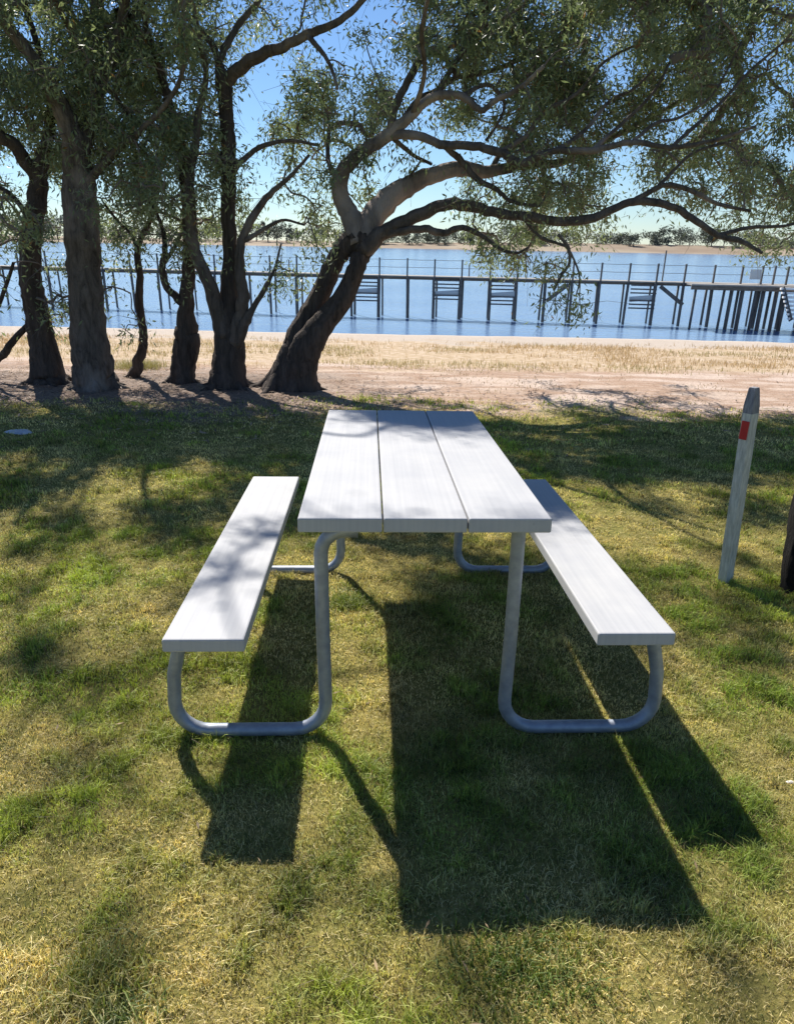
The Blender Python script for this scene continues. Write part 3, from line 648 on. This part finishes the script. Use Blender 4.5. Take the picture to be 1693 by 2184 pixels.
# --- grow twigs: every spray joins the nearest wood (limb or an earlier spray), so branches fork naturally
skP, skT, skR = [], [], []
for ti, P_, R_ in limb_world:
    n = len(P_); k0 = 0 if ti > 5 else n // 4
    for i in range(k0, n):
        if P_[i][2] > 1.15 or ti in (6, 7): skP.append(P_[i]); skT.append(ti); skR.append(R_[i])
skP = np.array(skP); skT = np.array(skT); skR = np.array(skR); ns = len(skP); nc = len(C)
best = np.full(nc, np.inf); par = np.zeros(nc, int)
allP = np.vstack([skP, C]); treeid = np.concatenate([skT, np.full(nc, -1)])
for i in range(ns):
    d = np.linalg.norm(C - skP[i], axis=1) * (1.0 + 3 * skR[i])
    mm = d < best; best[mm] = d[mm]; par[mm] = i
done = np.zeros(nc, bool); dist0 = best.copy(); order = []
for _ in range(nc):
    i = int(np.argmin(np.where(done, np.inf, best))); done[i] = True; order.append(i); treeid[ns + i] = treeid[par[i]]
    d = np.linalg.norm(C - C[i], axis=1) * 1.12 + .06
    mm = (~done) & (d < best); best[mm] = d[mm]; par[mm] = ns + i
cnt = np.ones(nc)
for i in reversed(order):
    if par[i] >= ns: cnt[par[i] - ns] += cnt[i]
rad = lambda c_: .0043 * c_ ** .5 + .0016
twigs = {k: MB() for k in range(8)}
dirs = {}
for i in order:
    p0 = allP[par[i]]; p1 = C[i]; L = np.linalg.norm(p1 - p0) + 1e-6
    r1 = rad(cnt[i]); r0 = r1 * 1.25
    pd = dirs.get(par[i], None); dn = (p1 - p0) / L
    mid1 = p0 + (p1 - p0) * .35 + (pd * .22 * L if pd is not None else rng.normal(0, .08, 3) * L) + [0, 0, .06 * L]
    mid2 = p0 + (p1 - p0) * .7 + rng.normal(0, .06, 3) * L + [0, 0, .05 * L]
    dirs[ns + i] = dn
    pts = smooth_path([p0, mid1, mid2, p1], 2)
    twigs[int(treeid[ns + i])].tube(pts, np.linspace(r0, r1, len(pts)), 5 if cnt[i] > 6 else 4, cap=False)
    # two or three side twiglets per spray
    for _ in range(5):
        e = p1 + rng.normal(0, .17, 3) + [0, 0, -.1]
        twigs[int(treeid[ns + i])].tube([p1, (p1 + e) / 2 + rng.normal(0, .025, 3) + [0, 0, .02], e], [r1 * .8, .002, .0012], 3, cap=False)
# --- leaves
def make_leaves(centres, per, tree, seed):
    g = np.random.default_rng(seed); n = len(centres) * per
    c = np.repeat(centres, per, 0)
    off = g.normal(0, 1, (n, 3)) * np.array([.11, .11, .1]) * np.repeat(g.uniform(.55, 1.4, len(centres)), per)[:, None]; off[:, 2] -= .06
    size = g.uniform(.75, 1.2, n)
    p = c + off
    ln = .066 * size; wd = .0085 * size * g.uniform(.8, 1.35, n)
    # gum leaves hang: axis mostly downwards, with scatter
    ax = g.normal(0, 1, (n, 3)) * .75; ax[:, 2] -= .6; ax /= np.linalg.norm(ax, axis=1)[:, None]
    sd = np.cross(ax, g.normal(0, 1, (n, 3))); sd /= np.linalg.norm(sd, axis=1)[:, None]
    nm = np.cross(ax, sd)
    v0 = p; v1 = p + ax * (ln * .4)[:, None] + sd * wd[:, None] + nm * (ln * .05)[:, None]
    v2 = p + ax * ln[:, None]; v3 = p + ax * (ln * .45)[:, None] - sd * wd[:, None] + nm * (ln * .05)[:, None]
    V = np.stack([v0, v1, v2, v3], 1).reshape(-1, 3); i = np.arange(n) * 4
    F = np.stack([i, i + 1, i + 2, i + 3], 1)
    cc = np.repeat(g.random(len(centres)), per)
    k = np.clip(cc * .6 + g.random(n) * .5, 0, 1)[:, None]
    col = (1 - k) * np.array([.09, .14, .08]) + k * np.array([.34, .4, .22])
    dry = (g.random(n) < .015 + .05 * (cc > .92))[:, None]
    col = np.where(dry, np.array([.26, .15, .06]), col)
    return V, F, np.repeat(col, 4, 0)
crown_names = 'crown'
for ti, T in enumerate(TREES):
    limbs = [(P_, R_) for t, P_, R_ in limb_world if t == ti]
    base = limbs[0][0][0].copy(); base[2] = max(base[2], float(terrain(base[0], base[1])) - .02) if ti != 6 else bz[2]
    nm = 'shrub' if ti == 7 else 'gum_tree'
    t = empty(nm, tuple(base), T['label'], 'shrub' if ti == 7 else 'tree', GT if ti < 6 else None)
    mb = MB(); nstem = 2 if ti == 0 else 1
    for k, (P_, R_) in enumerate(limbs):
        if k == nstem: mb.build('trunk', T['mat'], t, True)
        if k >= nstem: mb = MB()
        P2 = P_.copy(); R2 = R_.copy()
        if k == 0 and ti != 6 and ti != 7 or (ti == 0 and k == 1):
            P2 = np.vstack([P2[0] + [0, 0, -.25], P2]); R2 = np.concatenate([[R2[0] * 1.25], R2])
        if k == 0 and ti < 6:            # surface roots
            rb = R_[0]
            for q in range(6):
                a_ = q * 1.05 + rng.uniform(-.3, .3) + ti; L_ = rb * rng.uniform(1.35, 2.1); w_ = rng.uniform(-.25, .25)
                pr = np.array([[P_[0][0] + math.cos(a_ + w_ * f) * L_ * f, P_[0][1] + math.sin(a_ + w_ * f) * L_ * f * .8, 0] for f in (.1, .4, .62, .82, 1.0)])
                gz = terrain(pr[:, 0], pr[:, 1]); pr[:, 2] = gz + rb * np.array([.6, .22, .03, -.03, -.12])
                pr = smooth_path(np.column_stack([pr, rb * np.array([.42, .27, .17, .11, .05])]), 3); mb.tube(pr[:, :3], pr[:, 3], 9, rough=.05, seed=q)
        if len(P2) > 6 and ti != 6: P2[2:-1] += rng.normal(0, 1, (len(P2) - 3, 3)) * np.minimum(R2[2:-1, None] * .10, .006)
        big = R2.max() > .05
        mb.tube(P2, R2, 22 if big else 9, rough=0.008 if ti == 6 else .03 if big else .045, seed=ti * 31 + k, flute=.1 if big else .06)
        if k >= nstem: mb.build('limb', (M_BARK_PALE if ti == 0 and k in (2, 5) else M_LIMB) if ti in (0, 1, 4) else T['mat'], t, True)
    if twigs[ti].n: twigs[ti].build('twigs', M_TWIG, t)
    sel = C[treeid[ns:] == ti]
    if len(sel):
        V, F, c_ = make_leaves(sel, 128 if ti != 7 else 50, ti, 100 + ti); np_mesh('crown', V, [F], M_LEAF, t, c_)

# ------------------------------------------------------------------ far shore trees
M_FAR = leaf_mat('hazy_far_foliage', .15, .7)
def far_tree(u, topv, D, w, label):
    zb = float(terrain(at_y(u, 520, D)[0], D)); b0 = at_y(u, 520, D); x = b0[0]
    h = max(5.0, at_y(u, topv, D)[2] - zb)
    t = empty('shore_tree', (x, D, zb), label, 'tree', 'trees on the far shore')
    mb = MB(); mb.tube([(x, D, zb - .5), (x + .3, D, zb + h * .35), (x + .1, D, zb + h * .7)], [h * .03, h * .022, h * .01], 6); mb.build('trunk', M_BARK, t, True)
    g = np.random.default_rng(int(abs(u * 7 + 9999))); nb = 14; n = 900
    ctr = np.stack([g.uniform(-w * .42, w * .42, nb), g.uniform(-w * .3, w * .3, nb), g.uniform(h * .22, h * .86, nb)], 1)
    rad_ = (w * .2) * g.uniform(.7, 1.3, nb) * (1.15 - .4 * ctr[:, 2] / h)
    k = g.integers(0, nb, n); d = g.normal(0, 1, (n, 3)); d /= np.linalg.norm(d, axis=1)[:, None]
    p = ctr[k] + d * rad_[k][:, None] * g.uniform(.4, 1.05, n)[:, None]; p[:, 2] = np.maximum(p[:, 2], .3)
    s = g.uniform(.35, .75, n)
    a = g.normal(0, 1, (n, 3)); a /= np.linalg.norm(a, axis=1)[:, None]; b_ = np.cross(a, g.normal(0, 1, (n, 3))); b_ /= np.linalg.norm(b_, axis=1)[:, None]
    p = p + [x, D, zb]
    V = np.stack([p - a * s[:, None], p + b_ * s[:, None] * .7, p + a * s[:, None], p - b_ * s[:, None] * .7], 1).reshape(-1, 3); i = np.arange(n) * 4
    col = np.array([.075, .09, .075]) + g.random((n, 1)) * np.array([.055, .06, .05]) + g.random() * .03  # distance haze is mixed into this grey-green leaf colour
    np_mesh('crown', V, [np.stack([i, i + 1, i + 2, i + 3], 1)], M_FAR, t, np.repeat(col, 4, 0))
far = []
for u in np.arange(-180, 1900, 24):
    u2 = u + random.uniform(-9, 9); hz = 517 + (u2 - 846) * .01876
    env = 30 + 9 * math.sin(u2 * .013 + 1) + random.uniform(-9, 9)
    if 1225 < u2 < 1258: continue
    if 1262 <= u2 < 1330: env = random.uniform(18, 24)
    if 1330 <= u2 < 1392: env = random.uniform(24, 36)
    if 1392 <= u2 < 1415: env = 9
    if 1418 <= u2 < 1600: env = random.uniform(33, 45)
    if 820 < u2 < 1040: env = random.uniform(10, 22)
    far.append((u2, hz - env - 6, 606 + random.uniform(-12, 25), random.uniform(14, 26)))
for i, (u, tv, D, w_) in enumerate(far):
    if u < 1240: lb = 'distant haze-greyed tree in the far shore tree line left of the bright gap'
    elif u < 1330: lb = 'small distant tree in the low row right of the bright sky gap'
    elif u < 1400: lb = 'taller distant tree on the far shore between the low row and right grove'
    else: lb = 'tall rounded distant tree in the far shore grove above the jetty landing'
    far_tree(u, tv, D, w_, lb)

# ------------------------------------------------------------------ grass
def blades(x, y, hgt, wid, col, lean=.5, g=rng, h0=None):
    n = len(x); z = terrain(x, y) - .004
    th = g.uniform(0, 2 * math.pi, n); dx, dy = np.cos(th), np.sin(th)
    ph = g.uniform(0, 2 * math.pi, n); ln = np.abs(g.normal(0, lean, n)) * hgt
    lx, ly = np.cos(ph) * ln, np.sin(ph) * ln
    b = np.stack([x, y, z], 1); o = np.stack([dx * wid / 2, dy * wid / 2, 0 * z], 1)
    md = b + np.stack([lx * .35, ly * .35, hgt * .6], 1); tp = b + np.stack([lx, ly, hgt * np.clip(1 - .25 * ln / hgt, .3, 1)], 1)
    V = np.stack([b - o, b + o, md + o * .75, md - o * .75, tp], 1).reshape(-1, 3); i = np.arange(n) * 5
    return V, np.stack([i, i + 1, i + 2, i + 3], 1), np.stack([i + 3, i + 2, i + 4], 1), np.repeat(col, 5, 0)
def frame_width(y): return y * .60 + .25
def scatter(n, y0, y1, xpad=.5):
    y = rng.uniform(y0, y1, n); w_ = y * .62 + xpad; x = rng.uniform(-1, 1, n) * w_
    k = rng.random(n) < w_ / (y1 * .62 + xpad); return x[k], y[k]
GREEN = np.array([.29, .38, .07]); LIME = np.array([.52, .6, .1]); STRAWC = np.array([.92, .76, .38]); DARKG = np.array([.045, .09, .025]); BROWN = np.array([.24, .17, .09])
parts = []
for (n, y0, y1, hm, wm, side) in ((170000, -2.2, 3.0, .024, .006, 1), (150000, 3.0, 8.2, .028, .01, 1), (620000, .35, 2.0, .021, .0019, 0), (420000, 2.0, 3.6, .022, .0028, 0), (200000, 3.6, 5.6, .024, .0046, 0), (110000, 5.6, 8.2, .026, .007, 0)):
    if side:                             # coarser turf beside and behind the camera
        x = rng.uniform(-7.5, 7.5, n); y = rng.uniform(y0, y1, n)
        ed = np.abs(x) - (np.maximum(y, .35) * .62 + .3); k = (rng.random(n) < np.clip(ed / .35, 0, 1)) | ((y < .45) & (rng.random(n) < .8)); x, y = x[k], y[k]
    else:
        x, y = scatter(n, y0, y1)
    gn = fbm(x, y, 2.3, 3); gn2 = fbm(x, y, 9, 31); tuft = fbm(x, y, 1.1, 57)
    keep = rng.random(len(x)) < np.clip(.45 + (gn2 - .4) * 2.2, .25, 1) * np.clip((7.9 - y + (fbm(x * .4, y, 1.5, 5) - .5) * 2.4) / 1.2, 0, 1)
    x, y, gn, gn2, tuft = x[keep], y[keep], gn[keep], gn2[keep], tuft[keep]
    g_ = np.clip((gn - .5) * 3.2 + .45 + (gn2 - .5) * 1.4 + rng.normal(0, .22, len(x)), 0, 1)[:, None]
    col = (1 - g_) * STRAWC + g_ * GREEN
    lime = np.clip((tuft - .5) * 5, 0, 1)[:, None] * g_ * .8; col = col * (1 - lime) + LIME * lime
    r_ = rng.random(len(x))[:, None]; col = np.where(r_ < .12, BROWN, col); col = np.where(r_ > .93, DARKG, col)
    col = col * rng.uniform(.5, 1.3, len(x))[:, None] * (.72 + .56 * np.clip((fbm(x, y, 6, 91) - .3) * 2.5, 0, 1))[:, None]
    h = hm * rng.uniform(.45, 1.25, len(x)) * (.7 + .7 * np.clip((gn - .3) * 1.6, 0, 1)) * (1 + .8 * (gn2 > .62))
    parts.append(blades(x, y, h, wm * rng.uniform(.7, 1.3, len(x)), col, .75))
def join(parts, name, mt, label, cat, kind=None):
    n = 0; Vs, Qs, Ts, Cs = [], [], [], []
    for V_, q_, t_, c_ in parts: Vs.append(V_); Qs.append(q_ + n); Ts.append(t_ + n); Cs.append(c_); n += len(V_)
    return tag(np_mesh(name, np.vstack(Vs), [np.vstack(Qs), np.vstack(Ts)], mt, None, np.vstack(Cs)), label, cat, kind=kind)
join(parts, 'grass', M_GRASS, 'short patchy green and straw-coloured lawn grass', 'grass', 'stuff')
# dry grass on the bank
parts = []
n = 60000; x = rng.uniform(-11, 12, n); y = rng.uniform(9.6, 13.9, n)
k = rng.random(n) < np.clip((fbm(x * .5, y, 1.6, 9) - .36) * 4, .02, 1) * np.clip((y - 9.7) / .8, 0, 1) * np.clip((13.9 - y) / .6, 0, 1); x, y = x[k], y[k]
kk = rng.random(len(x))[:, None]; tn = fbm(x * .4, y, .9, 77)[:, None]
col = (1 - kk) * np.array([.66, .53, .33]) + kk * np.array([.44, .31, .17]); col = np.where(tn > .6, col * np.array([.85, .97, .9]), col)
parts.append(blades(x, y, rng.uniform(.02, .10, len(x)), np.full(len(x), .009), col, .6))
n = 9000; x = rng.uniform(-10, 10, n); y = rng.uniform(6.9, 9.8, n)
k = rng.random(n) < np.clip((fbm(x * .6, y, 2.2, 19) - .5) * 5, 0, 1); x, y = x[k], y[k]
col = np.array([.45, .36, .22]) * rng.uniform(.6, 1.2, (len(x), 1)); parts.append(blades(x, y, rng.uniform(.015, .05, len(x)), np.full(len(x), .008), col, 1.2))
join(parts, 'dry_grass', M_STRAW, 'golden dry grass along the sandy bank', 'dry grass', 'stuff')
# lusher tufts that stand out of the lawn
def tuft(u, v, n, r, hh, cols, label):
    c0 = at_ground(u, v); x = c0[0] + rng.normal(0, r, n); y = c0[1] + rng.normal(0, r * .8, n)
    k = rng.random(n)[:, None]; col = ((1 - k) * np.array(cols[0]) + k * np.array(cols[1])) * rng.uniform(.7, 1.2, (n, 1))
    V_, q_, t_, c_ = blades(x, y, hh * rng.uniform(.4, 1.2, n), np.full(n, .0034), col, .8)
    tag(np_mesh('grass_tuft', V_, [q_, t_], M_GRASS, None, c_), label, 'grass tuft')
tuft(215, 2085, 800, .045, .05, ((.25, .33, .06), (.6, .5, .2)), 'largest shaggy green and straw grass tuft, near the bottom left corner')
tuft(255, 2165, 500, .035, .035, ((.12, .2, .05), (.35, .36, .15)), 'dark green grass tuft below the largest shaggy tuft')
tuft(1120, 2060, 1500, .085, .034, ((.1, .17, .03), (.22, .27, .07)), 'green grass tuft just below the dark table shadow')
tuft(745, 1290, 900, .05, .05, ((.15, .22, .03), (.3, .32, .1)), 'bright green grass tuft beneath the table, by the left legs')
tuft(300, 785, 1400, .17, .14, ((.3, .3, .15), (.45, .38, .22)), 'pale olive grass tuft at the foot of the thin crooked sapling')
# leaf litter, uncountable
def flat_leaves(x, y, size, cols, lift=.012, g=rng):
    n = len(x); th = g.uniform(0, 6.28, n); a = np.stack([np.cos(th), np.sin(th), g.normal(0, .12, n)], 1); b_ = np.stack([-np.sin(th), np.cos(th), g.normal(0, .15, n)], 1)
    p = np.stack([x, y, terrain(x, y) + lift + g.uniform(0, .01, n)], 1); s = size[:, None]
    V_ = np.stack([p - a * s, p + b_ * s * .2, p + a * s, p - b_ * s * .2], 1).reshape(-1, 3); i = np.arange(n) * 4
    return V_, np.stack([i, i + 1, i + 2, i + 3], 1), np.repeat(cols, 4, 0)
n = 7000; x = rng.uniform(-7, 7, n); y = rng.normal(7.9, 1.1, n); k = (y < 10) & (y > 5) & (rng.random(n) < np.clip(.9 - (x + .5) * .25, .12, 1)); x, y = x[k], y[k]
col = np.array([.3, .22, .17]) * rng.uniform(.25, 1.7, (len(x), 1))
a1 = flat_leaves(x, y, rng.uniform(.02, .05, len(x)), col)
n = 110; y = rng.uniform(.8, 5, n); x = rng.uniform(-1, 1, n) * (y * .62 + .3)
col = np.array([.34, .24, .13]) * rng.uniform(.3, 1.3, (n, 1)); a2 = flat_leaves(x, y, rng.uniform(.008, .018, n), col, .014)
tag(np_mesh('leaf_litter', np.vstack([a1[0], a2[0]]), [np.vstack([a1[1], a2[1] + len(a1[0])])], M_STRAW, None, np.vstack([a1[2], a2[2]])), 'scattered dry leaf litter under the trees and over the lawn', 'leaf litter', kind='stuff')
# pale flat stone and a scrap of paper
def pebble(name, u, v, sx, sy, sz, mt, label, cat, seed=3):
    c0 = at_ground(u, v); g = np.random.default_rng(seed); mb = MB(); V_ = []; q = []
    n, mrings = 12, 5
    for i in range(mrings):
        f = i / (mrings - 1); rr_ = math.cos(f * 1.45) ** .6
        for k in range(n):
            a_ = 2 * math.pi * k / n; w_ = rr_ * (1 + .18 * math.sin(2 * a_ + seed) + .1 * math.sin(3 * a_ + 1 + seed))
            V_.append([c0[0] + sx * w_ * math.cos(a_), c0[1] + sy * w_ * math.sin(a_), c0[2] - .004 + sz * math.sin(f * 1.45)])
    for i in range(mrings - 1):
        for k in range(n): q.append([i * n + k, i * n + (k + 1) % n, (i + 1) * n + (k + 1) % n, (i + 1) * n + k])
    V_.append([c0[0], c0[1], c0[2] + sz]); t = [[(mrings - 1) * n + k, (mrings - 1) * n + (k + 1) % n, len(V_) - 1] for k in range(n)]
    mb.add(V_, q, t); o = mb.build(name, mt, None, True); tag(o, label, cat)
m, nt, b = mat('pale_stone', (.5, .52, .55), .6); M_STONE = m
nz = noise(nt, 20, 5, coords(nt)); c = ramp(nt, nz.outputs[0], [(.3, (.35, .37, .42)), (.7, (.62, .64, .68))]); nt.links.new(c.outputs[0], b.inputs['Base Color'])
pebble('flat_stone', 42, 922, .12, .09, .02, M_STONE, 'pale blue-grey flat stone in the shaded grass at the left edge', 'stone')
pebble('paper_scrap', 1684, 1668, .016, .006, .007, M_WHITEWD, 'small white scrap lying in the grass at the right edge', 'litter', 5)
